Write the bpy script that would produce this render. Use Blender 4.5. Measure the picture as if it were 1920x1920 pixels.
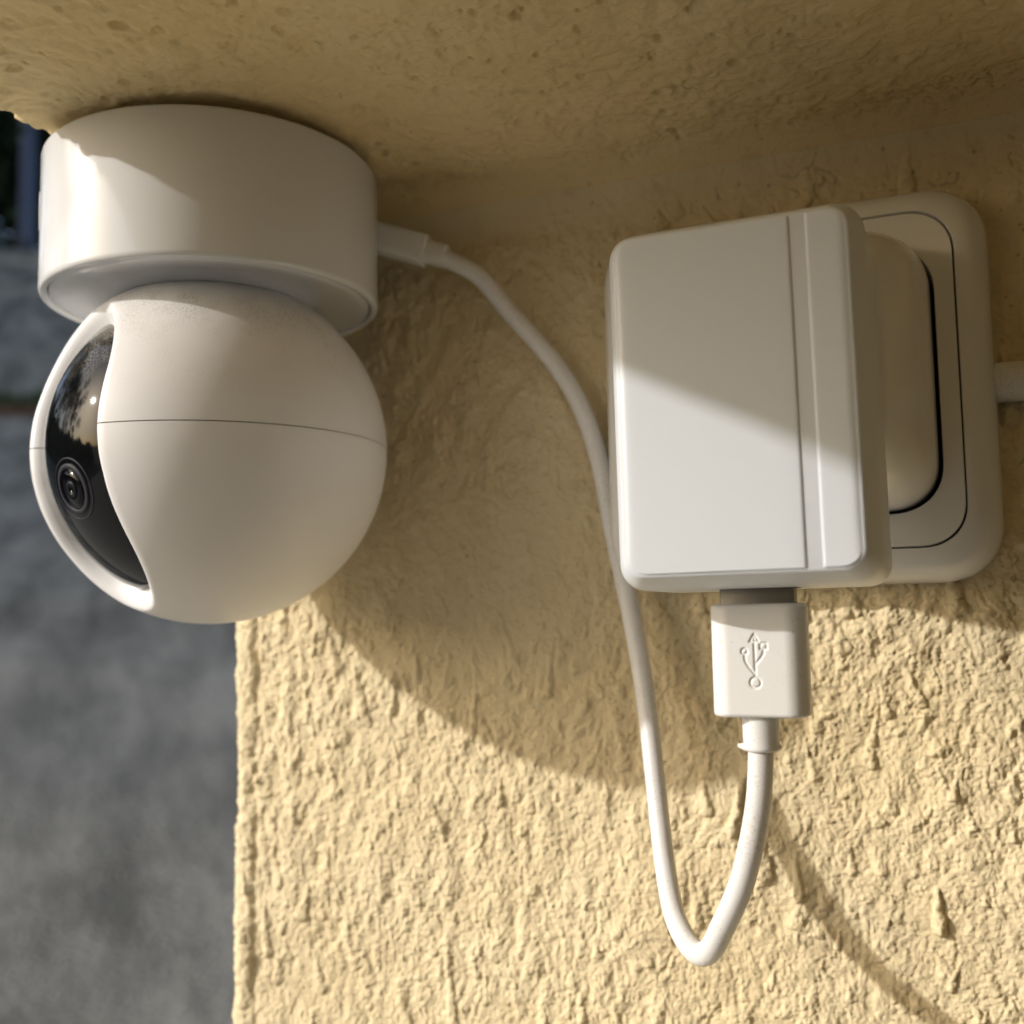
import bpy, bmesh, math, random
import numpy as np
from mathutils import Vector, Matrix, Euler

random.seed(7)
for o in list(bpy.data.objects):
    bpy.data.objects.remove(o)
SC = bpy.context.scene
COL = SC.collection
R = math.radians

# ------------------------------------------------------------------ camera
cd = bpy.data.cameras.new("camera"); cam = bpy.data.objects.new("camera", cd); COL.objects.link(cam)
cr = Vector((.9256, .3782, -.0175)).normalized(); cf = Vector((-.3751, .9224, .0923)).normalized()
cu = cr.cross(cf).normalized(); cr = cf.cross(cu).normalized()
M = Matrix((cr, cu, -cf)).transposed().to_4x4(); M.translation = Vector((0, -.2367, 0))
cam.matrix_world = M
cd.sensor_width = 36; cd.lens = 36 * 2003.4 / 1920
cd.clip_start = .005; cd.clip_end = 3000
cd.dof.use_dof = True; cd.dof.focus_distance = .192; cd.dof.aperture_fstop = 15
SC.camera = cam

# ------------------------------------------------------------------ light
SUN_T = Vector((1.43, 1.0, -.735)).normalized()          # direction the light travels
sun_elev = math.asin(-SUN_T.z)
w = bpy.data.worlds.new("World"); SC.world = w; w.use_nodes = True
nt = w.node_tree; bg = nt.nodes["Background"]
sky = nt.nodes.new("ShaderNodeTexSky"); sky.sky_type = 'NISHITA'; sky.sun_disc = False
sky.sun_elevation = sun_elev
sky.sun_rotation = math.atan2(-SUN_T.x, -SUN_T.y)
sky.dust_density = 2.5
nt.links.new(sky.outputs[0], bg.inputs[0]); bg.inputs[1].default_value = .205
sl = bpy.data.lights.new("sun", 'SUN'); sl.energy = 3.3; sl.angle = R(1.2); sl.color = (1, .975, .93)
so = bpy.data.objects.new("sun", sl); COL.objects.link(so)
so.rotation_euler = SUN_T.to_track_quat('-Z', 'Y').to_euler()
so.location = (-3, -3, 3)
SC.view_settings.view_transform = 'Standard'; SC.view_settings.look = 'None'
SC.view_settings.gamma = 1; SC.view_settings.use_curve_mapping = False
SC.view_settings.exposure = -.10

# ------------------------------------------------------------------ helpers
def tag(o, label=None, cat=None, group=None, kind=None):
    if label: o['label'] = label
    if cat: o['category'] = cat
    if group: o['group'] = group
    if kind: o['kind'] = kind
    return o

def empty(name, loc, label, cat, group=None):
    o = bpy.data.objects.new(name, None); COL.objects.link(o); o.location = loc
    o.empty_display_size = .01
    return tag(o, label, cat, group)

def link(name, me, mat, parent=None, smooth=True):
    """mesh given in world coordinates; parented without moving"""
    o = bpy.data.objects.new(name, me); COL.objects.link(o)
    if mat and not me.materials: me.materials.append(mat)
    if smooth:
        me.polygons.foreach_set('use_smooth', [True] * len(me.polygons))
    if parent:
        o.parent = parent
        pm = Matrix.Identity(4); q = parent
        while q:
            pm = Matrix.Translation(q.location) @ pm; q = q.parent
        me.transform(pm.inverted())
    return o

def grid_mesh(name, P, closed_u=False, closed_v=False):
    """P: array (n, m, 3)"""
    n, m = P.shape[:2]
    me = bpy.data.meshes.new(name)
    i = np.arange(n if closed_u else n - 1); j = np.arange(m if closed_v else m - 1)
    I, J = np.meshgrid(i, j, indexing='ij'); I2 = (I + 1) % n; J2 = (J + 1) % m
    F = np.stack([I * m + J, I2 * m + J, I2 * m + J2, I * m + J2], -1).reshape(-1, 4).astype(np.int32)
    me.vertices.add(n * m); me.vertices.foreach_set('co', P.reshape(-1).astype(np.float32))
    k = len(F)
    me.loops.add(k * 4); me.loops.foreach_set('vertex_index', F.reshape(-1))
    me.polygons.add(k); me.polygons.foreach_set('loop_start', np.arange(k, dtype=np.int32) * 4)
    me.update(calc_edges=True); me.validate()
    return me

def py_mesh(name, V, F):
    me = bpy.data.meshes.new(name); me.from_pydata([tuple(v) for v in V], [], F); me.update()
    return me

def bm_mesh(name, bm, sharp=None):
    bmesh.ops.recalc_face_normals(bm, faces=bm.faces)
    me = bpy.data.meshes.new(name); bm.to_mesh(me); bm.free()
    if sharp: me.set_sharp_from_angle(angle=R(sharp))
    return me

def lathe(name, prof, c, seg=160, axis=None):
    """prof: list of (radius, height)"""
    t = np.linspace(0, 2 * np.pi, seg, endpoint=False)
    pr = np.array(prof)
    P = np.stack([pr[:, None, 0] * np.cos(t), pr[:, None, 0] * np.sin(t), np.repeat(pr[:, 1:2], seg, 1)], -1)
    if axis is not None:
        q = Vector((0, 0, 1)).rotation_difference(Vector(axis)).to_matrix()
        P = P @ np.array(q).T
    P = P + np.array(c)
    return grid_mesh(name, P, closed_v=True)

def tube(name, pts, rad, seg=20, sub=10):
    """smooth tube along a Catmull-Rom curve"""
    p = [Vector(q) for q in pts]; p = [p[0] * 2 - p[1]] + p + [p[-1] * 2 - p[-2]]
    C = []
    for i in range(1, len(p) - 2):
        for k in range(sub):
            t = k / sub
            a, b, c, d = p[i - 1], p[i], p[i + 1], p[i + 2]
            C.append(.5 * ((2 * b) + (c - a) * t + (2 * a - 5 * b + 4 * c - d) * t * t + (3 * b - a - 3 * c + d) * t ** 3))
    C.append(p[-2])
    for _ in range(4):                       # relax
        C = [C[0]] + [(C[i - 1] + 2 * C[i] + C[i + 1]) / 4 for i in range(1, len(C) - 1)] + [C[-1]]
    rings = []; up = Vector((0, 1, 0.1)).normalized()
    for i, q in enumerate(C):
        d = (C[min(i + 1, len(C) - 1)] - C[max(i - 1, 0)]).normalized()
        up = (up - d * up.dot(d)).normalized(); s = d.cross(up)
        rr = rad(i / (len(C) - 1)) if callable(rad) else rad
        rings.append([q + (up * math.cos(a) + s * math.sin(a)) * rr for a in [2 * math.pi * k / seg for k in range(seg)]])
    return grid_mesh(name, np.array(rings), closed_v=True)

def rrect(w, h, r, n=10, k=2.0):
    """rounded rectangle outline, ccw, half sizes w, h"""
    out = []
    for cx, cy, a0 in ((w - r, h - r, 0), (-w + r, h - r, 90), (-w + r, -h + r, 180), (w - r, -h + r, 270)):
        for i in range(n + 1):
            a = R(a0 + 90 * i / n); ca, sa = math.cos(a), math.sin(a)
            e = 2 / k
            out.append((cx + r * math.copysign(abs(ca) ** e, ca), cy + r * math.copysign(abs(sa) ** e, sa)))
    return out

def loft(name, rings, cap0=True, cap1=True, sharp=None):
    bm = bmesh.new(); vr = [[bm.verts.new(v) for v in r] for r in rings]; n = len(vr[0])
    for a, b in zip(vr, vr[1:]):
        for i in range(n):
            bm.faces.new((a[i], a[(i + 1) % n], b[(i + 1) % n], b[i]))
    if cap0: bm.faces.new(vr[0][::-1])
    if cap1: bm.faces.new(vr[-1])
    return bm_mesh(name, bm, sharp)

# ---- numpy value noise
_rng = np.random.RandomState(11); _perm = _rng.rand(256, 256).astype(np.float32)
def vnoise(x, y, f, seed=0):
    x = x * f + 57.3 * (seed + 1); y = y * f + 31.7 * (seed + 1)
    xi = np.floor(x).astype(np.int64); yi = np.floor(y).astype(np.int64)
    fx = x - xi; fy = y - yi
    fx = fx * fx * fx * (fx * (fx * 6 - 15) + 10); fy = fy * fy * fy * (fy * (fy * 6 - 15) + 10)
    a = _perm[xi & 255, yi & 255]; b = _perm[(xi + 1) & 255, yi & 255]
    c = _perm[xi & 255, (yi + 1) & 255]; d = _perm[(xi + 1) & 255, (yi + 1) & 255]
    return ((a * (1 - fx) + b * fx) * (1 - fy) + (c * (1 - fx) + d * fx) * fy) * 2 - 1
def grains(x, y, f, seed=0):
    """rounded crumbs of uneven size, one per jittered cell"""
    x = x * f + 913.1 * seed; y = y * f + 471.7 * seed
    xi = np.floor(x).astype(np.int64); yi = np.floor(y).astype(np.int64); best = np.zeros(x.shape, np.float32)
    for i in (-1, 0, 1):
        for j in (-1, 0, 1):
            a = (xi + i) & 255; b = (yi + j) & 255
            cx_ = xi + i + _perm[a, b]; cy_ = yi + j + _perm[b, (a + 91) & 255]
            r_ = .35 + .6 * _perm[(a + 37) & 255, (b + 53) & 255]; h_ = .25 + .75 * _perm[(a + 139) & 255, (b + 7) & 255] ** 1.5
            best = np.maximum(best, h_ * np.clip(1 - ((x - cx_) ** 2 + (y - cy_) ** 2) / (r_ * r_), 0, 1) ** .8)
    return best
def fbm(x, y, f, o=3, seed=0, g=.5):
    s = 0; a = 1
    for k in range(o):
        s = s + a * vnoise(x, y, f * 2 ** k, seed + k * 7); a *= g
    return s

# ------------------------------------------------------------------ materials
def mat(name, col, rough=.5, spec=.5, bump=None, metal=0, coat=0, sss=0):
    m = bpy.data.materials.new(name); m.use_nodes = True
    n = m.node_tree; b = n.nodes["Principled BSDF"]
    b.inputs['Base Color'].default_value = (*col, 1); b.inputs['Roughness'].default_value = rough
    b.inputs['Specular IOR Level'].default_value = spec; b.inputs['Metallic'].default_value = metal
    b.inputs['Coat Weight'].default_value = coat
    if bump:                                   # (scale, strength, distance)
        tc = n.nodes.new('ShaderNodeTexCoord'); no = n.nodes.new('ShaderNodeTexNoise')
        no.inputs['Scale'].default_value = bump[0]; no.inputs['Detail'].default_value = 3
        bp = n.nodes.new('ShaderNodeBump'); bp.inputs['Strength'].default_value = bump[1]
        bp.inputs['Distance'].default_value = bump[2]
        n.links.new(tc.outputs['Object'], no.inputs['Vector']); n.links.new(no.outputs[0], bp.inputs['Height'])
        n.links.new(bp.outputs[0], b.inputs['Normal'])
    return m

def dirt(m, base, dark, scale, lo, hi, amount=1.0, topdust=False):
    """specks of dust over a plain colour"""
    n = m.node_tree; b = n.nodes["Principled BSDF"]
    tc = n.nodes.new('ShaderNodeTexCoord')
    no = n.nodes.new('ShaderNodeTexNoise'); no.inputs['Scale'].default_value = scale; no.inputs['Detail'].default_value = 2
    big = n.nodes.new('ShaderNodeTexNoise'); big.inputs['Scale'].default_value = scale / 25
    mr = n.nodes.new('ShaderNodeMapRange'); mr.inputs[1].default_value = lo; mr.inputs[2].default_value = hi
    mb = n.nodes.new('ShaderNodeMapRange'); mb.inputs[1].default_value = .4; mb.inputs[2].default_value = .65
    n.links.new(tc.outputs['Object'], no.inputs['Vector']); n.links.new(tc.outputs['Object'], big.inputs['Vector'])
    n.links.new(no.outputs[0], mr.inputs[0]); n.links.new(big.outputs[0], mb.inputs[0])
    mul = n.nodes.new('ShaderNodeMath'); mul.operation = 'MULTIPLY'
    n.links.new(mr.outputs[0], mul.inputs[0]); n.links.new(mb.outputs[0], mul.inputs[1])
    am = n.nodes.new('ShaderNodeMath'); am.operation = 'MULTIPLY'; am.inputs[1].default_value = amount
    n.links.new(mul.outputs[0], am.inputs[0]); last = am
    if topdust:                                # dust settles where the shell faces up
        ge = n.nodes.new('ShaderNodeNewGeometry'); sx = n.nodes.new('ShaderNodeSeparateXYZ')
        n.links.new(ge.outputs['Normal'], sx.inputs[0])
        mz = n.nodes.new('ShaderNodeMapRange'); mz.inputs[1].default_value = .12; mz.inputs[2].default_value = .75
        n.links.new(sx.outputs['Z'], mz.inputs[0])
        m3 = n.nodes.new('ShaderNodeMath'); m3.operation = 'MULTIPLY'
        n.links.new(am.outputs[0], m3.inputs[0]); n.links.new(mz.outputs[0], m3.inputs[1]); last = m3
    mx = n.nodes.new('ShaderNodeMix'); mx.data_type = 'RGBA'
    mx.inputs['A'].default_value = (*base, 1); mx.inputs['B'].default_value = (*dark, 1)
    n.links.new(last.outputs[0], mx.inputs['Factor']); n.links.new(mx.outputs['Result'], b.inputs['Base Color'])

def stucco(name, c1, c2, pore):
    m = bpy.data.materials.new(name); m.use_nodes = True
    n = m.node_tree; b = n.nodes["Principled BSDF"]; b.inputs['Roughness'].default_value = .85
    b.inputs['Specular IOR Level'].default_value = .18
    L = n.links.new
    tc = n.nodes.new('ShaderNodeTexCoord')
    big = n.nodes.new('ShaderNodeTexNoise'); big.inputs['Scale'].default_value = 28; big.inputs['Detail'].default_value = 4
    mx = n.nodes.new('ShaderNodeMix'); mx.data_type = 'RGBA'
    mx.inputs['A'].default_value = (*c1, 1); mx.inputs['B'].default_value = (*c2, 1)
    mr = n.nodes.new('ShaderNodeMapRange'); mr.inputs[1].default_value = .35; mr.inputs[2].default_value = .68
    L(tc.outputs['Object'], big.inputs['Vector']); L(big.outputs[0], mr.inputs[0]); L(mr.outputs[0], mx.inputs['Factor'])
    # grime / chalky spots
    g = n.nodes.new('ShaderNodeTexNoise'); g.inputs['Scale'].default_value = 160; g.inputs['Detail'].default_value = 5; g.inputs['Roughness'].default_value = .65
    gm = n.nodes.new('ShaderNodeMapRange'); gm.inputs[1].default_value = .56; gm.inputs[2].default_value = .75; gm.inputs[4].default_value = .35
    L(tc.outputs['Object'], g.inputs['Vector']); L(g.outputs[0], gm.inputs[0])
    m2 = n.nodes.new('ShaderNodeMix'); m2.data_type = 'RGBA'; m2.inputs['B'].default_value = (c2[0] * .62, c2[1] * .52, c2[2] * .42, 1)
    L(gm.outputs[0], m2.inputs['Factor']); L(mx.outputs['Result'], m2.inputs['A'])
    # pores and hairline cracks carried by a vertex attribute
    at = n.nodes.new('ShaderNodeAttribute'); at.attribute_name = 'crack'
    m3 = n.nodes.new('ShaderNodeMix'); m3.data_type = 'RGBA'; m3.inputs['B'].default_value = (*pore, 1)
    L(at.outputs['Fac'], m3.inputs['Factor']); L(m2.outputs['Result'], m3.inputs['A'])
    L(m3.outputs['Result'], b.inputs['Base Color'])
    no = n.nodes.new('ShaderNodeTexNoise'); no.inputs['Scale'].default_value = 1100; no.inputs['Detail'].default_value = 5; no.inputs['Roughness'].default_value = .65
    bp = n.nodes.new('ShaderNodeBump'); bp.inputs['Strength'].default_value = 1.0; bp.inputs['Distance'].default_value = .00028
    L(tc.outputs['Object'], no.inputs['Vector']); L(no.outputs[0], bp.inputs['Height']); L(bp.outputs[0], b.inputs['Normal'])
    return m

M_wall = stucco('stucco', (.76, .648, .43), (.71, .592, .37), (.10, .06, .03))
M_ceil = stucco('smooth_render', (.79, .635, .365), (.735, .58, .31), (.10, .06, .03))
M_shell = mat('camera_shell', (.79, .79, .80), .38, .45, (2600, .10, .0001))
dirt(M_shell, (.79, .79, .80), (.34, .29, .22), 3300, .46, .66, .75, topdust=True)
M_base = mat('base_shell', (.69, .70, .715), .10, .6, (1900, .12, .0001))
M_white = mat('charger_plastic', (.66, .705, .77), .34, .5, (4200, .35, .0001))
M_frame = mat('frame_plastic', (.80, .805, .81), .10, .5)
M_adapt = mat('adapter_plastic', (.80, .81, .83), .10, .5)
M_cable = mat('cable_jacket', (.77, .77, .775), .42, .45, (3200, .2, .0001))
dirt(M_cable, (.77, .77, .775), (.42, .36, .28), 2600, .54, .68, .6)
M_over = mat('plug_moulding', (.77, .775, .78), .40, .45, (3000, .15, .0001))
dirt(M_over, (.77, .775, .78), (.45, .40, .33), 1700, .62, .70, .6)
M_glass = mat('black_glass', (.003, .0035, .004), .05, .24)
dirt(M_glass, (.004, .0045, .005), (.26, .24, .20), 3000, .42, .60, 1.3, topdust=True)
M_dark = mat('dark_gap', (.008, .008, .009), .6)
M_lens = mat('lens_ring', (.028, .028, .038), .5, .15)
M_lensg = mat('lens_glass', (.002, .002, .003), .1, .2)
M_metal = mat('plug_metal', (.33, .31, .28), .38, .5, (900, .1, .0001), metal=.9)
M_print = mat('printed_mark', (.10, .09, .13), .4)
M_edge = mat('glass_edge', (.50, .50, .50), .2)

# ------------------------------------------------------------------ house corner: stuccoed wall + overhang
XC, ZC = -.1756, .1033
house = empty('house', (XC, 0, -1.5), 'house corner plastered in yellow render with a rough wall below a smooth overhang', 'house')

def spaced(lo, hi, a, b, step, grow=1.25):
    """grid lines from lo to hi, dense in a..b"""
    mid = list(np.arange(a, b, step)); up = []; s = step; x = mid[-1]
    while x < hi: s = min(s * grow, .25); x += s; up.append(min(x, hi))
    dn = []; s = step; x = mid[0]
    while x > lo: s = min(s * grow, .25); x -= s; dn.append(max(x, lo))
    return np.array(dn[::-1] + mid + up)

def wrap(S, r, edge):
    """outline running along +u, round the corner at u=edge (arc of radius r), then away: returns base pos and normal in 2D"""
    L = r * np.pi / 2
    px = np.where(S >= edge + r, S, np.where(S >= edge + r - L, edge + r - r * np.sin((edge + r - S) / r), edge))
    pd = np.where(S >= edge + r, 0, np.where(S >= edge + r - L, r - r * np.cos((edge + r - S) / r), r + (edge + r - L - S)))
    a = np.clip((edge + r - S) / r, 0, np.pi / 2)
    return px, pd, -np.sin(a), np.cos(a)          # normal: (-sin, outwards cos)

def stamp(H, U, V, u0, v0, w, l, amp, ang=0, sharp=1, mode='drop'):
    ext = (l + w) * 1.6
    i0, i1 = np.searchsorted(U, [u0 - ext, u0 + ext]); j0, j1 = np.searchsorted(V, [v0 - ext, v0 + ext])
    if i1 - i0 < 2 or j1 - j0 < 2: return
    uu, vv = np.meshgrid(U[i0:i1] - u0, V[j0:j1] - v0, indexing='ij')
    if mode == 'drop':
        uu = uu + .22 * w * vnoise(uu + u0, vv + v0, 420, 3) + .14 * w * vnoise(uu + u0, vv + v0, 900, 4)
        vv = vv + .25 * w * vnoise(uu + u0, vv + v0, 500, 5)
    ca, sa = math.cos(ang), math.sin(ang)
    a = uu * ca + vv * sa; b = -uu * sa + vv * ca     # b runs up; bottom at b<0
    if mode == 'drop':
        t = np.clip(b / l, 0, 1)                     # 0 at the blunt end, 1 at the tail
        wid = w * (1 - .62 * t)
        d2 = (a / wid) ** 2 + (np.where(b < 0, b / (w * .75), np.where(b > l, (b - l) / (w * .8), 0))) ** 2
        h = amp * np.clip(1 - d2, 0, 1) ** (.5 * sharp) * (1 - .55 * t)
        H[i0:i1, j0:j1] = np.maximum(H[i0:i1, j0:j1], H[i0:i1, j0:j1] * .45 + h)
    else:
        d2 = (a / w) ** 2 + (b / l) ** 2
        H[i0:i1, j0:j1] += amp * np.clip(1 - d2, 0, 1) ** .8

def crack_line(H, K, U, V, u0, v0, ang, length, rs, wid=.00022, depth=.00028, branch=.10):
    n = int(length / .0003); u, v, a = u0, v0, ang
    for k in range(n):
        a += rs.normal(0, .30); a = ang + (a - ang) * .93
        u += .0003 * math.cos(a); v += .0003 * math.sin(a)
        if rs.rand() < .12: continue
        i0, i1 = np.searchsorted(U, [u - 3 * wid, u + 3 * wid]); j0, j1 = np.searchsorted(V, [v - 3 * wid, v + 3 * wid])
        if i1 <= i0 or j1 <= j0: continue
        uu, vv = np.meshgrid(U[i0:i1] - u, V[j0:j1] - v, indexing='ij')
        g = np.exp(-(uu ** 2 + vv ** 2) / (wid * wid))
        K[i0:i1, j0:j1] = np.maximum(K[i0:i1, j0:j1], g * .5)
        H[i0:i1, j0:j1] -= depth * .35 * g
        if rs.rand() < branch * .3:
            crack_line(H, K, U, V, u, v, a + rs.choice([-1, 1]) * rs.uniform(.6, 1.4), length * rs.uniform(.08, .3), rs, wid, depth, 0)

def pores(H, K, U, V, box, n, rs, r0=.00016, r1=.00034, depth=.0003):
    for _ in range(n):
        u = rs.uniform(box[0], box[1]); v = rs.uniform(box[2], box[3]); r = rs.uniform(r0, r1)
        i0, i1 = np.searchsorted(U, [u - 2.5 * r, u + 2.5 * r]); j0, j1 = np.searchsorted(V, [v - 2.5 * r, v + 2.5 * r])
        if i1 <= i0 or j1 <= j0: continue
        uu, vv = np.meshgrid(U[i0:i1] - u, V[j0:j1] - v, indexing='ij')
        g = np.exp(-(uu ** 2 + vv ** 2) / (r * r))
        H[i0:i1, j0:j1] -= depth * g; K[i0:i1, j0:j1] = np.maximum(K[i0:i1, j0:j1], .6 * g)

def set_attr(me, K):
    at = me.attributes.new('crack', 'FLOAT', 'POINT'); at.data.foreach_set('value', K.reshape(-1).astype(np.float32))

FR = .015                                             # radius of the cove between wall and overhang
def cove(d):
    """height added at distance d from the other surface"""
    d = np.clip(d, 0, None); k = .293 * FR
    h = FR - np.sqrt(np.clip(FR ** 2 - (FR - np.minimum(d, FR)) ** 2, 0, None))
    return np.where(d < k, k, np.where(d < FR, h, 0))

def build_wall():
    rc = .0032
    U = spaced(XC - .6, 3.2, XC - .006, .050, .00024); V = spaced(-1.5, ZC + .004, -.112, ZC - .0, .00024)
    UU, VV = np.meshgrid(U, V, indexing='ij')
    rs = np.random.RandomState(5)
    H = np.zeros_like(UU); K = np.zeros_like(UU)
    # smoother towards the top, rough lower down
    ro = np.clip((.11 - VV) / .05, .7, 1.35) * (1 - .25 * vnoise(UU, VV, 35, 1))
    wx = UU + .0006 * fbm(UU, VV, 190, 2, 20); wy = VV + .0006 * fbm(UU, VV, 190, 2, 23)
    H += .00050 * fbm(UU, VV, 45, 2, 2)
    H += ro * .00030 * fbm(wx, wy * .62, 230, 3, 4, .55)
    H += ro * .00021 * grains(wx, wy * .72, 520, 1) + ro * .00016 * grains(wx, wy * .8, 1050, 2) + ro * .00012 * grains(UU, VV, 1900, 3)
    H += np.clip((VV + .02) / .05, 0, 1) * .00034 * fbm(wx, wy, 210, 3, 44, .6)
    ro = ro / 1.25
    H += ro * .00012 * fbm(wx, wy, 1500, 2, 12, .6)
    S = np.zeros_like(H)
    for _ in range(2100):                            # lumps flicked on by the trowel
        u = rs.uniform(XC - .004, .08); v = rs.uniform(-.13, .105); k = (1.15 if v > .02 else 1) * (1.25 if u > -.05 else 1)
        s = rs.rand() ** 2
        stamp(S, U, V, u, v, rs.uniform(.0006, .0016) * (1 + .4 * s), rs.uniform(.0003, .0045) * (.5 + s), rs.uniform(.00022, .00062) * k * (.7 + .6 * s), rs.normal(0.05, .3))
    for _ in range(120):                              # long runs
        u = rs.uniform(XC + .01, .08); v = rs.uniform(-.13, .09); k = .8 if v > .04 else 1
        kk = 1.5 if u > -.05 else .8
        stamp(S, U, V, u, v, rs.uniform(.0011, .0021), rs.uniform(.005, .016), rs.uniform(.0006, .0012) * k * kk, rs.normal(.06, .16))
    H += S
    # raised plaster bead along the corner
    e = UU - XC + .0009 * fbm(VV, VV * 0, 160, 3, 30)
    bw = .0056
    bn = .75 + .45 * vnoise(VV, VV * 0, 90, 33)
    H += bn * .0012 * (1 / (1 + np.exp((e - bw) / .00034))) - .0003 * np.exp(-((e - bw - .0009) / .0007) ** 2)
    # fine cracks and pores, mostly to the right
    for _ in range(90):
        crack_line(H, K, U, V, rs.uniform(-.06, .06), rs.uniform(-.10, .095), rs.uniform(0, 6.28), rs.uniform(.0015, .006), rs)
    crack_line(H, K, U, V, -.030, .0950, .1, .020, rs, .00018)
    crack_line(H, K, U, V, -.022, .0955, -1.2, .006, rs)
    pores(H, K, U, V, (-.06, .06, -.12, .1), 420, rs)
    pores(H, K, U, V, (XC, -.06, -.12, .1), 90, rs)
    for _ in range(9):
        cu_, cv_ = rs.uniform(-.03, .02), rs.uniform(-.09, .0)
        pores(H, K, U, V, (cu_ - .003, cu_ + .003, cv_ - .003, cv_ + .003), 16, rs)
    d = ZC - VV
    fade = np.clip((d - .003) / .012, 0.04, 1)
    H = H * fade + cove(d) * np.where(UU > XC - .001, 1, 0)
    px, pd, nx, nd = wrap(UU, rc, XC)
    P = np.stack([px + nx * H, pd - nd * H, VV], -1)
    me = grid_mesh('wall', P); set_attr(me, K)
    return link('wall', me, M_wall, house)

def build_ceiling():
    rc = .0035
    U = spaced(XC - .5, 3.2, XC - .008, .09, .00036); V = spaced(-1.1, .012, -.14, .004, .00036)     # u = x, v = y
    UU, VV = np.meshgrid(U, V, indexing='ij')
    rs = np.random.RandomState(9)
    H = np.zeros_like(UU); K = np.zeros_like(UU)
    wx = UU + .0012 * fbm(UU, VV, 150, 2, 50); wy = VV + .0012 * fbm(UU, VV, 150, 2, 53)
    H += .0011 * np.clip((UU - XC) / .03, .15, 1) * fbm(UU, VV, 22, 2, 51) + .00042 * fbm(wx, wy, 170, 3, 52, .6) + .00016 * fbm(wx, wy, 700, 2, 57) + .00014 * grains(wx, wy, 430, 9)
    for _ in range(420):                             # shallow dimples left by air bubbles
        u = rs.uniform(XC, .08); v = rs.uniform(-.14, -.008); r = rs.uniform(.0005, .0017)
        am = rs.uniform(.0005, .0010) * (.5 + r / .0017)
        stamp(H, U, V, u, v, r * rs.uniform(.8, 1.3), r * rs.uniform(.8, 1.3), -am, rs.uniform(0, 3), mode='pit')
        if rs.rand() < .5: stamp(H, U, V, u - .0002, v, r * .5, r * .5, am * .8, 0, mode='pit')
    pores(H, K, U, V, (XC, .08, -.14, 0), 120, rs, .00016, .0003, .0004)
    for _ in range(14):
        crack_line(H, K, U, V, rs.uniform(-.12, .03), rs.uniform(-.1, -.003), rs.uniform(0, 6.28), rs.uniform(.001, .004), rs)
    for k in range(12):
        crack_line(H, K, U, V, -.014 + .0036 * k, -.014 + rs.normal(0, .0022), .15 + rs.normal(0, .5), .005, rs, .0002, .0004, .25)
    pores(H, K, U, V, (-.012, .03, -.018, -.010), 110, rs, .00014, .00026, .0004)
    # ragged outer edge
    ed = np.clip(1 - np.abs(UU - (XC + .0)) / .007, 0, 1)
    rag = .0005 * fbm(VV, VV * 0 + UU * .5, 120, 3, 60) + .0009 * np.clip(fbm(VV, UU * .6, 300, 2, 64), 0, 1)
    H += ed * rag
    for _ in range(26):
        stamp(H, U, V, XC - rs.uniform(-.001, .004), rs.uniform(-.14, -.02), rs.uniform(.0008, .002), rs.uniform(.0008, .002), rs.uniform(.0006, .0016), 0, mode='pit')
    d = -VV
    H = H * np.clip((d - .003) / .012, .04, 1) + cove(d) * np.where(UU > XC - .001, 1, 0)
    px, pd, nx, nd = wrap(UU, rc, XC)
    P = np.stack([px + nx * H, VV, ZC + pd - nd * H], -1)
    me = grid_mesh('overhang', P); set_attr(me, K)
    ov = link('overhang', me, M_ceil, house)
    return ov

build_wall(); build_ceiling()
def box_mesh(name, lo, hi, bev=0):
    bm = bmesh.new(); bmesh.ops.create_cube(bm, size=1)
    for v in bm.verts:
        v.co = Vector([lo[i] + (v.co[i] + .5) * (hi[i] - lo[i]) for i in range(3)])
    if bev: bmesh.ops.bevel(bm, geom=bm.edges[:], offset=bev, segments=3, affect='EDGES')
    return bm_mesh(name, bm, 35)
M_plain = stucco('render_far', (.72, .56, .31), (.66, .50, .26), (.1, .06, .03))
link('upper_storey', box_mesh('upper_storey', (XC + .012, .02, ZC + .03), (3.2, .55, 2.6)), M_plain, house, False)
link('masonry_core', box_mesh('masonry_core', (XC + .014, .012, -1.5), (3.19, .55, ZC + .025)), M_plain, house, False)
link('light_blocker', box_mesh('light_blocker', (-.25, -.80, -1.5), (3.19, -.62, ZC + .02)), mat('blocker_grey', (.22, .22, .21), .9, .2, (90, .4, .003)), house, False)  # unseen wall, added to keep front light off the overhang
link('overhang_front', box_mesh('overhang_front', (XC + .01, -1.1, ZC + .008), (3.2, .015, .5)), M_plain, house, False)

# ------------------------------------------------------------------ security camera under the overhang
CX, CY, RB, ZB, ZS, RS = -.1526, -.0402, .0371, .0702, .0373, .0390
secam = empty('security_camera', (CX, CY, ZC), 'white round security camera with a black glass face hanging under the overhang', 'security camera')
top = ZC - .0021
link('mount_plate', lathe('mount_plate', [(.029, top - .001), (.029, ZC + .004)], (CX, CY, 0), 90), M_base, secam)
prof = [(.001, top), (RB - .0009, top), (RB - .0004, top - .0002), (RB - .0001, top - .0006), (RB, top - .0011), (RB, ZB + .0013), (RB - .00008, ZB + .0006), (RB - .00028, ZB + .0002),
        (RB - .0006, ZB), (RB - .0011, ZB - .00005), (RB - .0016, ZB + .0001), (RB - .0018, ZB + .0006), (RB - .0018, ZB + .004), (.001, ZB + .004)]
base = link('base', lathe('base', prof, (CX, CY, 0), 220), M_base, secam)
prof = [(RB - .00205, ZB + .004), (RB - .00205, ZB + .0008), (RB - .0023, ZB + .0004), (.0325, ZB + .0004), (.029, ZB + .0009), (.026, ZB + .0015), (.0238, ZB + .0016), (.0224, ZB + .0010), (.0215, ZB + .0000), (.0209, ZB - .0001), (.0205, ZB + .0006), (.0203, ZB + .006)]
link('base_plate', lathe('base_plate', prof, (CX, CY, 0), 200), M_base, secam)
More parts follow.
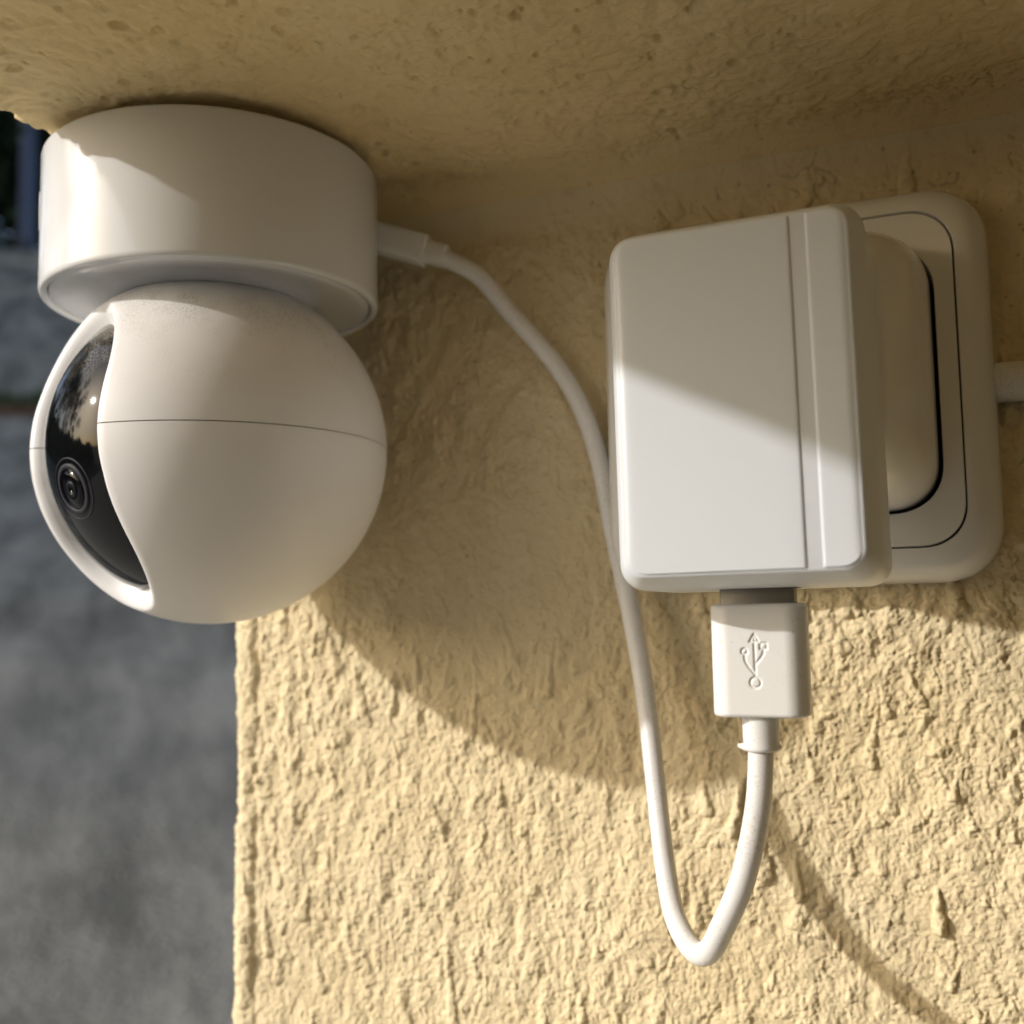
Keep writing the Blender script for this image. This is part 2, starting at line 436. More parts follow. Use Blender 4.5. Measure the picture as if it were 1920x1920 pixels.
link('rim_groove', lathe('rim_groove', [(RB - .0023, ZB + .0017), (RB - .0015, ZB + .0017)], (CX, CY, 0), 120), M_dark, base)

# head: shell with a tall oval opening looking out from the wall, slightly down
cc = Vector((CX, CY, ZS)); tow = (Vector((0, -.2367, 0)) - cc); azt = math.atan2(tow.y, tow.x)
AZ = azt - R(90) + R(26); EL = R(-9)
f = Vector((math.cos(AZ) * math.cos(EL), math.sin(AZ) * math.cos(EL), math.sin(EL)))
sd = Vector((0, 0, 1)).cross(f).normalized(); upv = f.cross(sd).normalized()
Fn = np.array(f); Sn = np.array(sd); Un = np.array(upv)
_T = np.array([(-92, 57.2), (-87, 56.9), (-80, 56.0), (-74, 54.3), (-65.7, 50.8), (-55.3, 45.8), (-45.2, 40.3), (-35.4, 35.5), (-22.3, 31.6), (-4.5, 29.5),
               (5, 29.7), (16.5, 30.9), (30.4, 35.0), (39.4, 39.8), (47.9, 44.3), (55.9, 47.9), (67.6, 52.5), (80, 56.0), (87, 57.6), (92, 58.0)])
def oval(phi, cut=0.0):
    """angular distance of the opening edge from the front axis"""
    a = np.degrees(np.arctan2(np.sin(phi), np.abs(np.cos(phi))))
    t = sum(np.interp(np.clip(a + k, -92, 92), _T[:, 0], _T[:, 1]) for k in (-6, -4, -2, 0, 2, 4, 6)) / 7
    return np.radians(t - cut)
def sph(theta, phi, r):
    d = np.cos(theta)[..., None] * Fn + np.sin(theta)[..., None] * (np.cos(phi)[..., None] * Sn + np.sin(phi)[..., None] * Un)
    return d * np.asarray(r)[..., None] + np.array(cc)
def shell_mesh(name, up):
    n = 240; phi = np.linspace(0, 2 * np.pi, n, endpoint=False); tb = oval(phi)
    rows = []
    ti = .0013 / RS
    for off, rr in ((.07, RS - .0066), (.06, RS - .0055), (.045, RS - .0040), (.033, RS - .0025), (.022, RS - .0012), (.012, RS - .00035), (.006, RS - .0001)):
        rows.append(sph(tb - off * .55, phi, np.full(n, rr)))
    rows = rows[:5] + [sph(tb + .004, phi, np.full(n, RS - .00045)), sph(tb + .012, phi, np.full(n, RS - .00015)), sph(tb + .024, phi, np.full(n, RS))]
    for k in range(1, 70):
        t = k / 69; th = (tb + .024) * (1 - t) + np.pi * t * .9999
        rows.append(sph(th, phi, np.full(n, RS)))
    me = grid_mesh(name, np.array(rows), closed_v=True)
    bm = bmesh.new(); bm.from_mesh(me)
    g = .0001
    bmesh.ops.bisect_plane(bm, geom=bm.verts[:] + bm.edges[:] + bm.faces[:], plane_co=(0, 0, ZS + (g if up else -g)),
                           plane_no=(0, 0, 1), clear_inner=up, clear_outer=not up)
    bm.to_mesh(me); bm.free()
    return me
link('upper_shell', shell_mesh('upper_shell', True), M_shell, secam)
link('lower_shell', shell_mesh('lower_shell', False), M_shell, secam)
# dark inner ball seen only through the seam, and the floor of the recess
n = 120; phi = np.linspace(0, 2 * np.pi, n, endpoint=False); tb = oval(phi)
rows = [sph(tb * (k / 12) * 1.0, phi, np.full(n, RS - .0064)) for k in range(13)]
link('recess_floor', grid_mesh('recess_floor', np.array(rows), closed_v=True), M_dark, secam)
rows = [sph((tb + .03) * (1 - k / 40) + np.pi * k / 40 * .999, phi, np.full(n, RS - .0005)) for k in range(41)]
M_seam = mat('seam_inside', (.50, .47, .43), .6)
link('inner_shell', grid_mesh('inner_shell', np.array(rows), closed_v=True), M_seam, secam)
# black glass panel with its pale edge
n = 200; phi = np.linspace(0, 2 * np.pi, n, endpoint=False)
tg = oval(phi, 3.2); RG = RS - .0038
rows = [sph(tg * (k / 40), phi, np.full(n, RG)) for k in range(0, 40)] + [sph(tg, phi, np.full(n, RG - .00012))]
glass = link('glass_panel', grid_mesh('glass_panel', np.array(rows), closed_v=True), M_glass, secam)
rows = [sph(tg + .001, phi, np.full(n, RG - .00016)), sph(tg + .006, phi, np.full(n, RG - .0004)), sph(tg + .008, phi, np.full(n, RG - .0014)), sph(tg + .004, phi, np.full(n, RG - .0025))]
link('glass_edge', grid_mesh('glass_edge', np.array(rows), closed_v=True), M_edge, glass)
# lens under the glass
LD = R(-10)
ld = (f * math.cos(LD) + upv * math.sin(LD) + sd * .145).normalized(); lc = cc + ld * (RG)
def ring(name, r0, r1, lift, m, parent, th=.0002):
    pr = [(r0, lift - th), (r0, lift), (r0 * .5 + r1 * .5, lift + th * .3), (r1, lift), (r1, lift - th)]
    # follow the curve of the panel
    pr = [(a, b - a * a / (2 * RG)) for a, b in pr]
    return link(name, lathe(name, pr, lc, 80, ld), m, parent)
lens = ring('lens', .0001, .0043, .00012, M_lensg, secam)
ring('lens_ring', .0043, .0053, .00018, M_lens, lens)
ring('lens_rim', .0062, .0065, .00012, M_lens, lens)
ring('iris', .0008, .0017, .00022, mat('iris', (.006, .006, .009), .45, .15), lens)
# infrared window and status light higher up on the glass
hd = (f * math.cos(R(16)) + upv * math.sin(R(16)) + sd * 0).normalized()
lc2 = cc + hd * RG
link('sensor_window', lathe('sensor_window', [(.0001, .0001), (.0011, .0001), (.0013, .00002)], lc2, 32, hd), M_lensg, secam)

# small printed badge on the front of the base, seen edge on
ba = azt - R(90) + R(3.5)
bdir = Vector((math.cos(ba), math.sin(ba), 0)); bt = Vector((-bdir.y, bdir.x, 0)); bc = Vector((CX, CY, .0883)) + bdir * RB
def on_base(u, v, h):
    a = ba + u / RB; return Vector((CX + math.cos(a) * (RB + h), CY + math.sin(a) * (RB + h), .0883 + v))
V = []; F = []
prt = rrect(.0042, .0042, .0014, 6)
ringv = [[on_base(u * s, v * s, h) for u, v in prt] for s, h in ((1, .00001), (.985, .00012), (.3, .00014), (.01, .00014))]
badge = link('badge', loft('badge', ringv), M_base, secam)
def stroke(u0, v0, u1, v1, t=.00035):
    d = Vector((u1 - u0, v1 - v0)); d.normalize(); p = Vector((-d.y, d.x)) * t
    c4 = [(u0 + p.x, v0 + p.y), (u0 - p.x, v0 - p.y), (u1 - p.x, v1 - p.y), (u1 + p.x, v1 + p.y)]
    return [[on_base(u, v, h) for u, v in c4] for h in (.0001, .00024)]
for s in ((-.0026, -.002, -.0026, .002), (-.0026, .002, .0004, .002), (.0004, .002, .0004, -.002), (-.0011, .0006, -.0011, -.002), (.0021, -.002, .0021, .002)):
    link('badge_stroke', loft('badge_stroke', stroke(*s)), M_print, badge, False)

# ------------------------------------------------------------------ charger cable (micro plug - lead - large plug)
cable = empty('charging_cable', (-.0293, -.060, -.02), 'white charging cable looping from the camera base down and up to its wide plug', 'cable')
lead = [(-.1080, -.0125, .0844), (-.1058, -.0115, .0833), (-.0993, -.0100, .0790), (-.0925, -.0070, .0699), (-.0831, -.0045, .0579), (-.0771, -.0040, .0474),
        (-.0729, -.0040, .0346), (-.0704, -.0050, .0220), (-.0679, -.0065, .0109), (-.0652, -.0085, .0002), (-.0614, -.0118, -.0181), (-.0583, -.0165, -.0378),
        (-.0553, -.0225, -.0522), (-.0517, -.0300, -.0592), (-.0466, -.0385, -.0619), (-.0420, -.0465, -.0596), (-.0382, -.0515, -.0535), (-.0338, -.0555, -.0445), (-.0307, -.0578, -.0332), (-.0297, -.0583, -.0247), (-.0296, -.0583, -.018)]
link('lead', tube('lead', lead, .00207, 28, 12), M_cable, cable)

# wide plug with an engraved trident
PX, PY, PZ = -.0291, -.0583, -.0086
hw, hd_, rr, hh = .0077, .0041, .0033, .0091
strokes = []
def sg(*pts): 
    for a, b in zip(pts, pts[1:]): strokes.append((a, b))
Uc = .0000188
def tp(x, y): return ((x - 985) * Uc - .0003, (815 - y) * Uc)
sg(tp(985, 600), tp(985, 955))
sg(tp(985, 930), tp(935, 870), tp(905, 820), tp(900, 765))
sg(tp(985, 850), tp(1030, 800), tp(1058, 760), tp(1062, 715))
sg(tp(948, 655), tp(985, 590), tp(1022, 655), tp(948, 655))
def circ_pts(x, y, r, k=14): return [tp(x + r * math.cos(2 * math.pi * i / k), y + r * math.sin(2 * math.pi * i / k)) for i in range(k + 1)]
sg(*circ_pts(985, 1000, 44)); sg(*circ_pts(900, 737, 24))
sg(tp(1036, 715), tp(1088, 715), tp(1088, 668), tp(1036, 668), tp(1036, 715))
def plug_body():
    ol = []
    nf = 130
    for i in range(nf): ol.append((-hw + rr + (2 * hw - 2 * rr) * i / nf, -hd_, 0, -1))
    for i in range(14):
        a = -math.pi / 2 + math.pi / 2 * i / 14; ol.append((hw - rr + rr * math.cos(a), -hd_ + rr + rr * math.sin(a), math.cos(a), math.sin(a)))
    for i in range(4): ol.append((hw, (-hd_ + rr) + (2 * hd_ - 2 * rr) * i / 4, 1, 0))
    for i in range(14):
        a = math.pi / 2 * i / 14; ol.append((hw - rr + rr * math.cos(a), hd_ - rr + rr * math.sin(a), math.cos(a), math.sin(a)))
    for i in range(12): ol.append((hw - rr - (2 * hw - 2 * rr) * i / 12, hd_, 0, 1))
    for i in range(14):
        a = math.pi / 2 + math.pi / 2 * i / 14; ol.append((-hw + rr + rr * math.cos(a), hd_ - rr + rr * math.sin(a), math.cos(a), math.sin(a)))
    for i in range(4): ol.append((-hw, hd_ - rr - (2 * hd_ - 2 * rr) * i / 4, -1, 0))
    for i in range(14):
        a = math.pi + math.pi / 2 * i / 14; ol.append((-hw + rr + rr * math.cos(a), -hd_ + rr + rr * math.sin(a), math.cos(a), math.sin(a)))
    O = np.array(ol); zs = np.concatenate([[-hh, -hh + .0001, -hh + .0003], np.linspace(-hh + .0006, hh - .0006, 190), [hh - .0003, hh - .0001, hh]])
    ins = np.interp(zs, [-hh, -hh + .0001, -hh + .0003, -hh + .0006, hh - .0006, hh - .0003, hh - .0001, hh], [.0006, .00035, .0001, 0, 0, .0001, .00035, .0006])
    X = O[None, :, 0] - O[None, :, 2] * ins[:, None] + 0 * zs[:, None]; Y = O[None, :, 1] - O[None, :, 3] * ins[:, None]; Z = zs[:, None] + 0 * X
    dmin = np.full(X.shape, 1.0)
    for (a, b) in strokes:
        ax, az = a; bx_, bz_ = b; dx, dz = bx_ - ax, bz_ - az; L2 = dx * dx + dz * dz + 1e-12
        t = np.clip(((X - ax) * dx + (Z - az) * dz) / L2, 0, 1)
        dmin = np.minimum(dmin, np.hypot(X - ax - t * dx, Z - az - t * dz))
    dep = .00024 * (1 / (1 + np.exp((dmin - .00019) / .00004))) * (O[None, :, 3] < -.99)
    Y = Y + dep
    P = np.stack([X + PX, Y + PY, Z + PZ], -1)
    c0 = P[0].mean(0); c1 = P[-1].mean(0)
    P = np.concatenate([[c0 + (P[0] - c0) * .01], P, [c1 + (P[-1] - c1) * .01]])
    return grid_mesh('plug', P, closed_v=True)
me = plug_body(); me.set_sharp_from_angle(angle=R(50)); plug = link('plug', me, M_over, cable)
# metal shell between plug and charger
rg = rrect(.0060, .00225, .0004, 3)
link('metal_shell', loft('metal_shell', [[(PX + x, PY + y, z) for x, y in rg] for z in (PZ + hh - .001, PZ + hh + .0065)], sharp=40), M_metal, cable)
# collar with its thin moulding flash
prof = []
for z, r_ in ((0, .0030), (-.0040, .0029), (-.0047, .00288), (-.0051, .00290), (-.0054, .00292), (-.0057, .0028), (-.0059, .0026), (-.0060, .0020)):
    prof.append((r_, PZ - hh + z + .0003))
me = lathe('collar', prof, (PX - .0004, PY, 0), 60)
for v in me.vertices:
    a = math.atan2(v.co.y - PY, v.co.x - PX); h = v.co.z - (PZ - hh)
    if abs(h + .0051) < .00035:
        k = max(0, math.cos(a - R(190))) ** 14 * .0009 + max(0, math.cos(a - R(0))) ** 14 * .0003
        v.co.x += k * math.cos(a); v.co.y += k * math.sin(a); v.co.z += k * .35
link('collar', me, M_over, cable)
# small plug in the back of the camera base
pa = Vector((-.1285, -.0165, .0922)); pb = Vector((-.1118, -.0130, .0862)); pd_ = (pb - pa).normalized()
def along(name, a, b, hx, hy, r_, m):
    d = (b - a).normalized(); s = d.cross(Vector((0, 0, 1))).normalized(); u = s.cross(d)
    o_ = rrect(hx, hy, r_, 5); L = (b - a).length
    rings = [[a + d * t + s * x * k + u * y * k for x, y in o_] for t, k in ((0, 1), (L * .5, 1), (L - .0004, 1), (L - .0001, .97), (L, .9), (L, .05))]
    return link(name, loft(name, rings, sharp=45), m, cable)
along('small_plug', pa, pb, .0034, .0034, .0014, M_over)
along('strain_relief', pb - pd_ * .0003, pb + pd_ * .0050, .0027, .0027, .0022, M_over)

# ------------------------------------------------------------------ wall outlet
OX, OZ = -.0296, .0447
outlet = empty('wall_outlet', (OX, 0, OZ), 'square white wall outlet with rounded frame behind the charger', 'wall outlet')
def sq(w_, h_, r_, y, n_=14, k=2.2): return [(OX + x, y, OZ + z) for x, z in rrect(w_, h_, r_, n_, k)]
H0 = .0405
rings = []
for ins, y in ((0, .002), (0, -.0022), (.0002, -.0042), (.0007, -.0058), (.0015, -.0073), (.0026, -.0086), (.0040, -.0096), (.0055, -.0101), (.0066, -.01025), (.00672, -.0100), (.00676, -.0070)):
    rings.append(sq(H0 - ins, H0 - ins, .0125 - ins * .55, y * 1.32))
frame = link('frame', loft('frame', rings, False, False, 60), M_frame, outlet)
# inner cover with the oval-square socket opening
hi = H0 - .0070
def pock(k, y, n_=18): return [(OX + x, y, OZ + z) for x, z in rrect(.0299 * k, .0270 * k, .0100 * k, n_, 2.2)]
def align(ringA, ringB): return ringA, ringB
outer = [sq(hi, hi, .0089, y, 18) for y in (-.0095, -.0132)] + [sq(hi - .00012, hi - .00012, .0088, -.01345, 18)]
inner = [pock(1.0, -.01347), pock(.997, -.0132), pock(.992, -.001)]
link('cover_plate', loft('cover_plate', outer + inner, False, False, 40), M_frame, outlet)
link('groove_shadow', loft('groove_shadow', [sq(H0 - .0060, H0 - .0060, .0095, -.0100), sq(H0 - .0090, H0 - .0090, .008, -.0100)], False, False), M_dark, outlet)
link('socket_well', loft('socket_well', [pock(1.0, -.006), pock(.3, -.0058)], False, True), M_dark, outlet)

# ------------------------------------------------------------------ charger with adapter block
charger = empty('usb_charger', (-.029, -.06, .032), 'boxy white plug-in power charger with a grooved front, pushed onto the wall outlet', 'charger')
def blk(k, y, dx=0): return [(OX - .0005 + dx + x * k, y, OZ + .0004 + z * k) for x, z in rrect(.0296, .0267, .0100, 18, 2.2)]
rings = [blk(1.0, -.002, .0), blk(1.0, -.0100), blk(.998, -.0140), blk(.990, -.0180), blk(.975, -.0220), blk(.950, -.0265), blk(.915, -.031), blk(.87, -.0355), blk(.81, -.0400), blk(.75, -.0435), blk(.69, -.0465)]
link('adapter_block', loft('adapter_block', rings, sharp=60), M_adapt, charger)

GX, GZ = -.0292, .0322                                   # centre of the box
ROT = R(.6)
def chv(x, y, z):
    return (GX + x * math.cos(ROT) - z * math.sin(ROT), y, GZ + x * math.sin(ROT) + z * math.cos(ROT))
YF, YK = -.0745, -.0450
W2, H2 = .0203, .0293
def cring(ins, y, r_): return [chv(x, y, z) for x, z in rrect(W2 - ins, H2 - ins, r_, 10, 2.1)]
rings = [cring(.0012, YK, .003), cring(.0004, YK - .0004, .0036), cring(0, YK - .0012, .004), cring(0.0001, YF + .0060, .0042), cring(.0003, YF + .0042, .0042),
         cring(.0009, YF + .0024, .0040), cring(.0019, YF + .0004, .0034), cring(.0021, YF + .0001, .0033), cring(.0024, YF, .0031)]
link('case', loft('case', rings, sharp=50), M_white, charger)
# front relief: main panel | groove | sloped channel | ridge | strip, as one profile extruded upwards
def clip_rr(x, inset=.0026, r_=.0030):
    """half height of the rounded face at x"""
    a = W2 - inset; b = H2 - inset
    q = abs(x) - (a - r_)
    return b if q <= 0 else b - r_ + math.sqrt(max(0, r_ * r_ - q * q))
def relief(name, xs):
    pts = []
    a = W2 - .0026
    P = []
    for x, h in xs:
        x = max(-a, min(a, x)); hh_ = clip_rr(x)
        P.append([chv(x, YF - h, -hh_ * t) for t in np.linspace(-1, 1, 9)])
    P = np.array(P)
    lo = P[:, :1].copy(); lo[..., 1] = YF + .0003; hi_ = P[:, -1:].copy(); hi_[..., 1] = YF + .0003
    P = np.concatenate([lo, P, hi_], 1)
    f0 = P[:1].copy(); f0[..., 1] = YF + .0003; f1 = P[-1:].copy(); f1[..., 1] = YF + .0003
    me = grid_mesh(name, np.concatenate([f0, P, f1], 0)); me.set_sharp_from_angle(angle=R(25))
    return link(name, me, M_white, charger)
a_ = W2 - .0026; xg = .0097; xr = .0122
relief('front_panel', [(-a_, 0), (-a_ + .0002, .00012), (-a_ + .0005, .00022), (-a_ + .0010, .00028), (-a_ + .0018, .0003), (-a_ + .003, .0003)] + [(-a_ + .004 + (xg + a_ - .0046) * k / 8, .0003) for k in range(9)] + [(xg - .00025, .00028), (xg - .00010, .0002), (xg, .0001)])
relief('front_strip', [(xg + .00025, -.00035), (xg + .0006, -.00030), (xr - .0003, -.00022), (xr - .00005, .00012), (xr + .0001, .00026), (xr + .00025, .0003)] + [(xr + .0006 + (a_ - xr - .0018) * k / 5, .0003) for k in range(6)] + [(a_ - .0007, .00026), (a_ - .0003, .00014), (a_, 0)])
link('usb_port', box_mesh('usb_port', (PX - .0066, PY - .0030, .0029), (PX + .0066, PY + .0030, .0034)), M_dark, charger, False)

# second cable leaving the outlet to the right
pc = empty('supply_cable', (.012, -.004, .044), 'thick white cable running right along the wall from the outlet frame', 'cable')
pts = [(.0085, -.0030, .0440), (.013, -.0036, .0440), (.018, -.0042, .0438), (.03, -.0046, .0434), (.06, -.0046, .0425), (.12, -.0046, .042), (.3, -.0046, .042), (.8, -.0046, .042), (2.2, -.0046, .042)]
link('sheath', tube('sheath', pts, .0040, 24, 6), M_cable, pc)

# ------------------------------------------------------------------ surroundings
def ground_h(x, y):
    d = -.66 * x + .75 * y                       # distance up the drive
    s = np.interp(d, [-1e4, 1.2, 2.5, 10.4, 10.9, 20, 40, 120, 3000], [-1.5, -1.5, -1.2, 1.85, 2.05, 6.6, 11, 14, 20])
    # only the strip beyond the corner climbs; level it out far behind and in front
    return s
def ground_obj():
    g = np.concatenate([-np.geomspace(1500, 14, 26), np.linspace(-13, 13, 121), np.geomspace(14, 1500, 26)])
    X, Y = np.meshgrid(g, g, indexing='ij'); Z = ground_h(X, Y)
    near = np.hypot(X, Y) < 30
    Z = Z + np.where(near, .012 * fbm(X, Y, 1.5, 3, 90), 0)
    m = bpy.data.materials.new('asphalt'); m.use_nodes = True; n = m.node_tree; b = n.nodes["Principled BSDF"]; L = n.links.new
    b.inputs['Roughness'].default_value = .9
    tc = n.nodes.new('ShaderNodeTexCoord')
    n1 = n.nodes.new('ShaderNodeTexNoise'); n1.inputs['Scale'].default_value = 3.6; n1.inputs['Detail'].default_value = 6; n1.inputs['Roughness'].default_value = .62
    r1 = n.nodes.new('ShaderNodeValToRGB'); r1.color_ramp.elements[0].position = .34; r1.color_ramp.elements[0].color = (.125, .117, .098, 1)
    r1.color_ramp.elements[1].position = .66; r1.color_ramp.elements[1].color = (.36, .335, .28, 1)
    mp0 = n.nodes.new('ShaderNodeMapping'); mp0.inputs['Rotation'].default_value = (0, 0, -math.atan2(.75, -.66))
    mp1 = n.nodes.new('ShaderNodeMapping'); mp1.inputs['Scale'].default_value = (.38, 1, .5)
    L(tc.outputs['Object'], mp0.inputs['Vector']); L(mp0.outputs[0], mp1.inputs['Vector'])
    L(mp1.outputs[0], n1.inputs['Vector']); L(n1.outputs[0], r1.inputs[0])
    n2 = n.nodes.new('ShaderNodeTexNoise'); n2.inputs['Scale'].default_value = 60; n2.inputs['Detail'].default_value = 4
    mx = n.nodes.new('ShaderNodeMix'); mx.data_type = 'RGBA'; mx.blend_type = 'MULTIPLY'; mx.inputs['Factor'].default_value = .7
    r2 = n.nodes.new('ShaderNodeMapRange'); r2.inputs[1].default_value = .3; r2.inputs[2].default_value = .7; r2.inputs[3].default_value = .5; r2.inputs[4].default_value = 1.3
    L(tc.outputs['Object'], n2.inputs['Vector']); L(n2.outputs[0], r2.inputs[0]); L(r1.outputs[0], mx.inputs['A']); L(r2.outputs[0], mx.inputs['B'])
    L(mx.outputs['Result'], b.inputs['Base Color'])
    bp = n.nodes.new('ShaderNodeBump'); bp.inputs['Distance'].default_value = .02; L(n2.outputs[0], bp.inputs['Height']); L(bp.outputs[0], b.inputs['Normal'])
    o = link('ground', grid_mesh('ground', np.stack([X, Y, Z], -1)), m)
    tag(o, kind='structure', label='grey weathered asphalt drive climbing away beyond the house corner')
ground_obj()
# unseen pale ground sheet, added to bounce sunlight up onto the overhang
def bounce_ground():
    xs = np.linspace(-5, -.32, 45); ys = np.linspace(-6, .9, 33)
    X, Y = np.meshgrid(xs, ys, indexing='ij'); Z = ground_h(X, Y) + .03
    m = mat('bounce_pale', (.56, .52, .44), .9, .2, (40, .3, .01))
    o = link('bounce_sheet', grid_mesh('bounce_sheet', np.stack([X, Y, Z], -1)), m); tag(o, kind='structure', label='unseen pale ground sheet added to bounce light up under the overhang')
bounce_ground()
def bounce_absorber():  # unseen dark sheet, added so the front ground bounces little light
    xs = np.linspace(-.30, 9, 40); ys = np.linspace(-16, -.64, 40)
    X, Y = np.meshgrid(xs, ys, indexing='ij'); Z = ground_h(X, Y) + .02 + .01 * fbm(X, Y, 3, 2, 95)
    m = mat('absorber_green', (.05, .075, .022), .95, .1, (60, .8, .03))
    o = link('bounce_absorber', grid_mesh('bounce_absorber', np.stack([X, Y, Z], -1)), m); tag(o, kind='structure', label='unseen dark green ground sheet added to cut bounce light from the front')
bounce_absorber()
# brick edging and grass across the drive
ex = Vector((.75, .66, 0)); ed = Vector((-.66, .75, 0))
edging = empty('brick_edging', (ed.x * 10.6, ed.y * 10.6, 1.85), 'low row of red bricks edging the grass strip across the drive', 'edging')
M_brick = mat('brick', (.15, .085, .055), .9, .2, (30, .4, .01))
bm0 = box_mesh('brick', (-.105, -.055, 0), (.105, .055, .13), .006); bm0.materials.append(M_brick)
c0 = Vector((ed.x * 10.45, ed.y * 10.45, 0))
for k in range(-24, 25):
    p_ = c0 + ex * (k * .222)
    o = bpy.data.objects.new('brick', bm0); COL.objects.link(o); o.parent = edging
    o.location = Vector((p_.x, p_.y, 1.83)) - edging.location; o.rotation_euler = (random.uniform(-.02, .02), 0, math.atan2(ex.y, ex.x) + random.uniform(-.03, .03))
def grass():
    rs = np.random.RandomState(3); V = []; F = []
    for _ in range(9000):
        a = rs.uniform(-5.5, 5.5); b_ = 10.52 + abs(rs.normal(0, .28)); x, y = ed.x * b_ + ex.x * a, ed.y * b_ + ex.y * a
        z = float(np.interp(b_, [10.4, 10.9, 20], [1.85, 2.05, 6.6])) - .01; h = rs.uniform(.10, .30) * (.6 + .5 * math.sin(a * 2.3) ** 2); t = rs.uniform(0, 6.28); wv = .012
        i = len(V); c_, s_ = math.cos(t) * wv, math.sin(t) * wv
        V += [(x - c_, y - s_, z), (x + c_, y + s_, z), (x + rs.normal(0, .05), y + rs.normal(0, .05), z + h)]; F.append((i, i + 1, i + 2))
    o = link('grass', py_mesh('grass', V, F), mat('grass_blades', (.06, .10, .035), .7, .2), None, False); tag(o, kind='stuff', label='green grass growing behind the brick edging')
grass()
# slim post and the dark trees beyond it
def pt(px, d):                                    # a spot at picture column px, d metres away
    q = cf + cr * ((px - 960) / 2003.4); q = Vector((q.x, q.y, 0)).normalized() * d
    return q
pp = pt(36, 20.5); pp.y -= .2367
gz = float(ground_h(pp.x, pp.y))
post = empty('post', (pp.x, pp.y, gz), 'slim blue grey metal post standing before dark trees', 'post')
link('pole', lathe('pole', [(.001, gz - .1), (.17, gz - .1), (.165, gz + .25), (.15, gz + .3), (.14, gz + 3.3), (.03, gz + 3.36), (.001, gz + 3.37)], (pp.x, pp.y, 0), 20), mat('post_paint', (.10, .115, .17), .5), post)

LEAF = bpy.data.materials.new('leaves'); LEAF.use_nodes = True
_n = LEAF.node_tree; _b = _n.nodes["Principled BSDF"]; _b.inputs['Roughness'].default_value = .6
_oi = _n.nodes.new('ShaderNodeTexCoord'); _no = _n.nodes.new('ShaderNodeTexNoise'); _no.inputs['Scale'].default_value = 1.3
_r = _n.nodes.new('ShaderNodeValToRGB'); _r.color_ramp.elements[0].position = .35; _r.color_ramp.elements[0].color = (.012, .022, .008, 1); _r.color_ramp.elements[1].position = .7; _r.color_ramp.elements[1].color = (.05, .075, .022, 1)
_n.links.new(_oi.outputs['Object'], _no.inputs['Vector']); _n.links.new(_no.outputs[0], _r.inputs[0]); _n.links.new(_r.outputs[0], _b.inputs['Base Color'])
BARK = mat('bark', (.055, .042, .032), .9, .2, (12, .6, .03))
def crown_mesh(seed, n=5200, rad=2.1, hgt=2.6, z0=3.4):
    rs = np.random.RandomState(seed); V = []; F = []
    cl = [(rs.normal(0, .5) * rad, rs.normal(0, .5) * rad, z0 + rs.normal(0, .5) * hgt, rs.uniform(.45, .95)) for _ in range(26)]
    for _ in range(n):
        c = cl[rs.randint(len(cl))]; d = rs.normal(0, 1, 3); d /= np.linalg.norm(d); p_ = np.array(c[:3]) + d * c[3] * rs.rand() ** .4
        a = rs.normal(0, 1, 3); a /= np.linalg.norm(a); b_ = np.cross(a, rs.normal(0, 1, 3)); b_ /= np.linalg.norm(b_); s = rs.uniform(.06, .15)
        i = len(V); V += [tuple(p_ - a * s), tuple(p_ + b_ * s * .45), tuple(p_ + a * s), tuple(p_ - b_ * s * .45)]; F.append((i, i + 1, i + 2, i + 3))
    return py_mesh('crown', V, F)
crowns = [crown_mesh(s) for s in (1, 2, 3)]
for c_ in crowns: c_.materials.append(LEAF)
tr = tube('trunk', [(0, 0, -.4), (.05, .02, 1), (-.04, .05, 2.2), (.05, 0, 3.6)], lambda t: .17 * (1 - .6 * t), 10, 4); tr.materials.append(BARK)
def tree(x, y, s, k, rz, label, group):
    t = empty('tree', (x, y, float(ground_h(x, y))), label, 'tree', group); t.scale = (s, s, s); t.rotation_euler = (0, 0, rz)
    for nm, me in (('trunk', tr), ('crown', crowns[k])):
        o = bpy.data.objects.new(nm, me); COL.objects.link(o); o.parent = t
    return t
GL = 'dark leafy trees beyond the drive'
spots = [(20, 24, 1.0), (-110, 23.0, 1.0), (130, 24.2, 1.0), (250, 25.0, 1.1), (400, 25.5, 1.1), (-260, 23.4, 1.1), (-420, 23.0, 1.1)]
labs = ['dark leafy tree right behind the slim post', 'dark leafy tree at the picture edge beside the post', 'dark leafy tree behind the camera base, right of the post', 'dark tree hidden behind the camera', 'dark tree behind the house corner', 'dark tree outside the picture on the left', 'dark tree farther outside the picture on the left']
for k, (px, d, s) in enumerate(spots):
    q = pt(px, d); tree(q.x, q.y - .2367, s * 1.15, k % 3, k * 1.7, labs[k], GL)
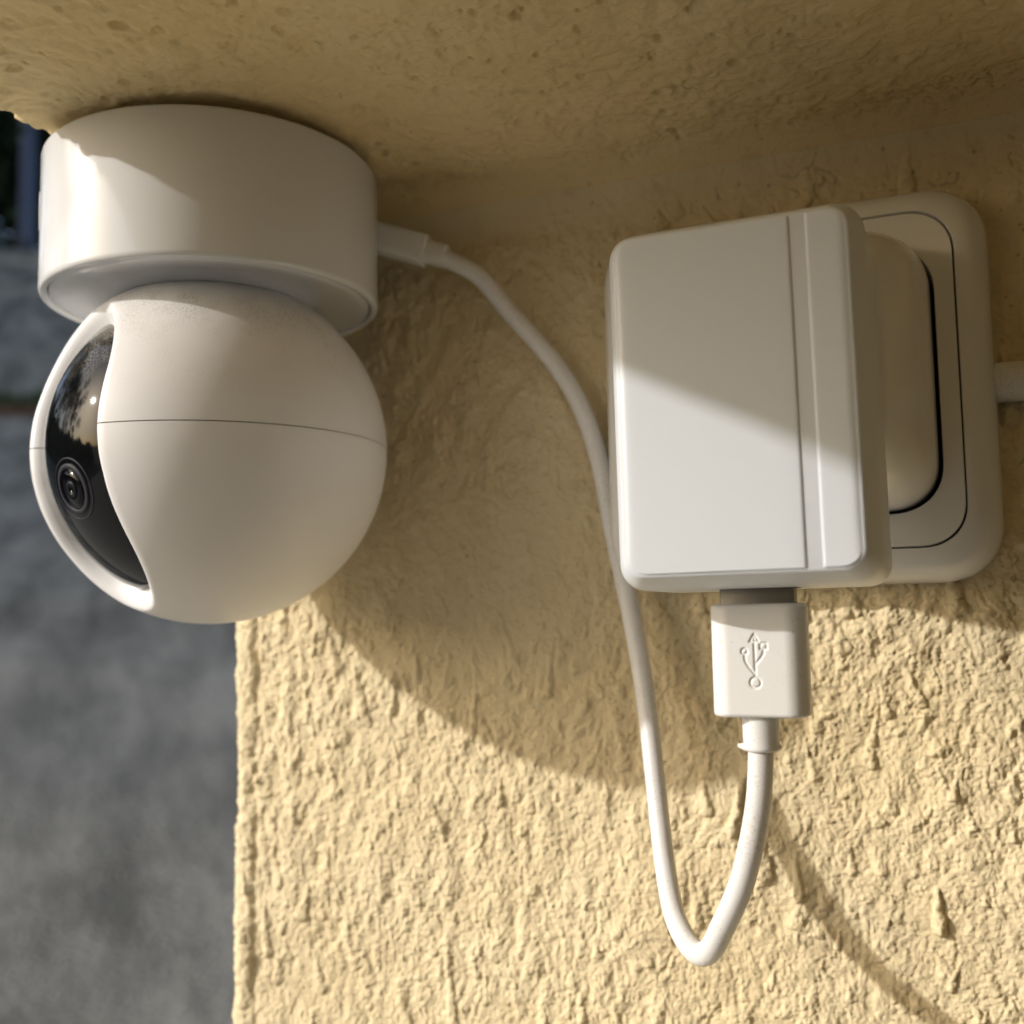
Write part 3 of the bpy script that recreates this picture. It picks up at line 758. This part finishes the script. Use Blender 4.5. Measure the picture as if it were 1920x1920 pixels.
def hedge(pts, hgt, wid, n, label, seed):
    rs = np.random.RandomState(seed); V = []; F = []; P = np.array(pts)
    z0 = [float(ground_h(*q)) for q in pts]
    t = empty('hedge', (pts[0][0], pts[0][1], z0[0]), label, 'hedge')
    for _ in range(n):
        k = rs.randint(len(P) - 1); u = rs.rand(); q = P[k] * (1 - u) + P[k + 1] * u; d = P[k + 1] - P[k]; d = d / np.linalg.norm(d)
        zz = z0[k] * (1 - u) + z0[k + 1] * u; hh_ = hgt * (.88 + .12 * math.sin(u * 17 + k * 2.1) + .05 * rs.normal())
        a = rs.uniform(0, math.pi); rad_ = rs.rand() ** .3
        p_ = np.array([q[0] - d[1] * wid * math.cos(a) * rad_, q[1] + d[0] * wid * math.cos(a) * rad_, zz - .5 + (hh_ + .5) * (math.sin(a) ** .5) * rad_])
        a = rs.normal(0, 1, 3); a /= np.linalg.norm(a); b_ = np.cross(a, rs.normal(0, 1, 3)); b_ /= np.linalg.norm(b_); s = rs.uniform(.05, .12) * (1 + hgt / 6)
        i = len(V); V += [tuple(p_ - a * s), tuple(p_ + b_ * s * .5), tuple(p_ + a * s), tuple(p_ - b_ * s * .5)]; F.append((i, i + 1, i + 2, i + 3))
    link('foliage', py_mesh('foliage', V, F), LEAF, t, False)
    link('hedge_stems', tube('hedge_stems', [(q[0], q[1], z + hgt * .3) for q, z in zip(pts, z0)], wid * .55, 8, 3), BARK, t)
q0, q1, q2 = pt(-700, 23), pt(60, 22.3), pt(600, 23)
hedge([(q0.x, q0.y), (q1.x, q1.y), (q2.x, q2.y)], 4.6, 1.2, 26000, 'tall dark hedge behind the slim post at the top of the drive', 21)
hedge([(-9.2, -7.5), (-9.0, -1.5), (-9.6, 3.9)], 2.0, .7, 14000, 'low dark hedge outside the picture, mirrored in the black glass', 22)
# trees to the left, mirrored in the black glass
for k, (az, d, s) in enumerate(((178, 22, 1.7), (170, 19, 1.5), (162, 22, 1.8), (187, 25, 1.9), (197, 30, 2.0))):
    x, y = math.cos(R(az)) * d, math.sin(R(az)) * d
    lab = ['tree outside the left edge, second nearest along the drive', 'smallest of the trees outside the left edge', 'tree outside the left edge, closest to the drive',
           'tall tree outside the left edge, behind the viewer', 'tallest tree outside the left edge, farthest from the house'][k]
    tree(x, y, s, k % 3, k, lab, 'trees mirrored in the camera glass')
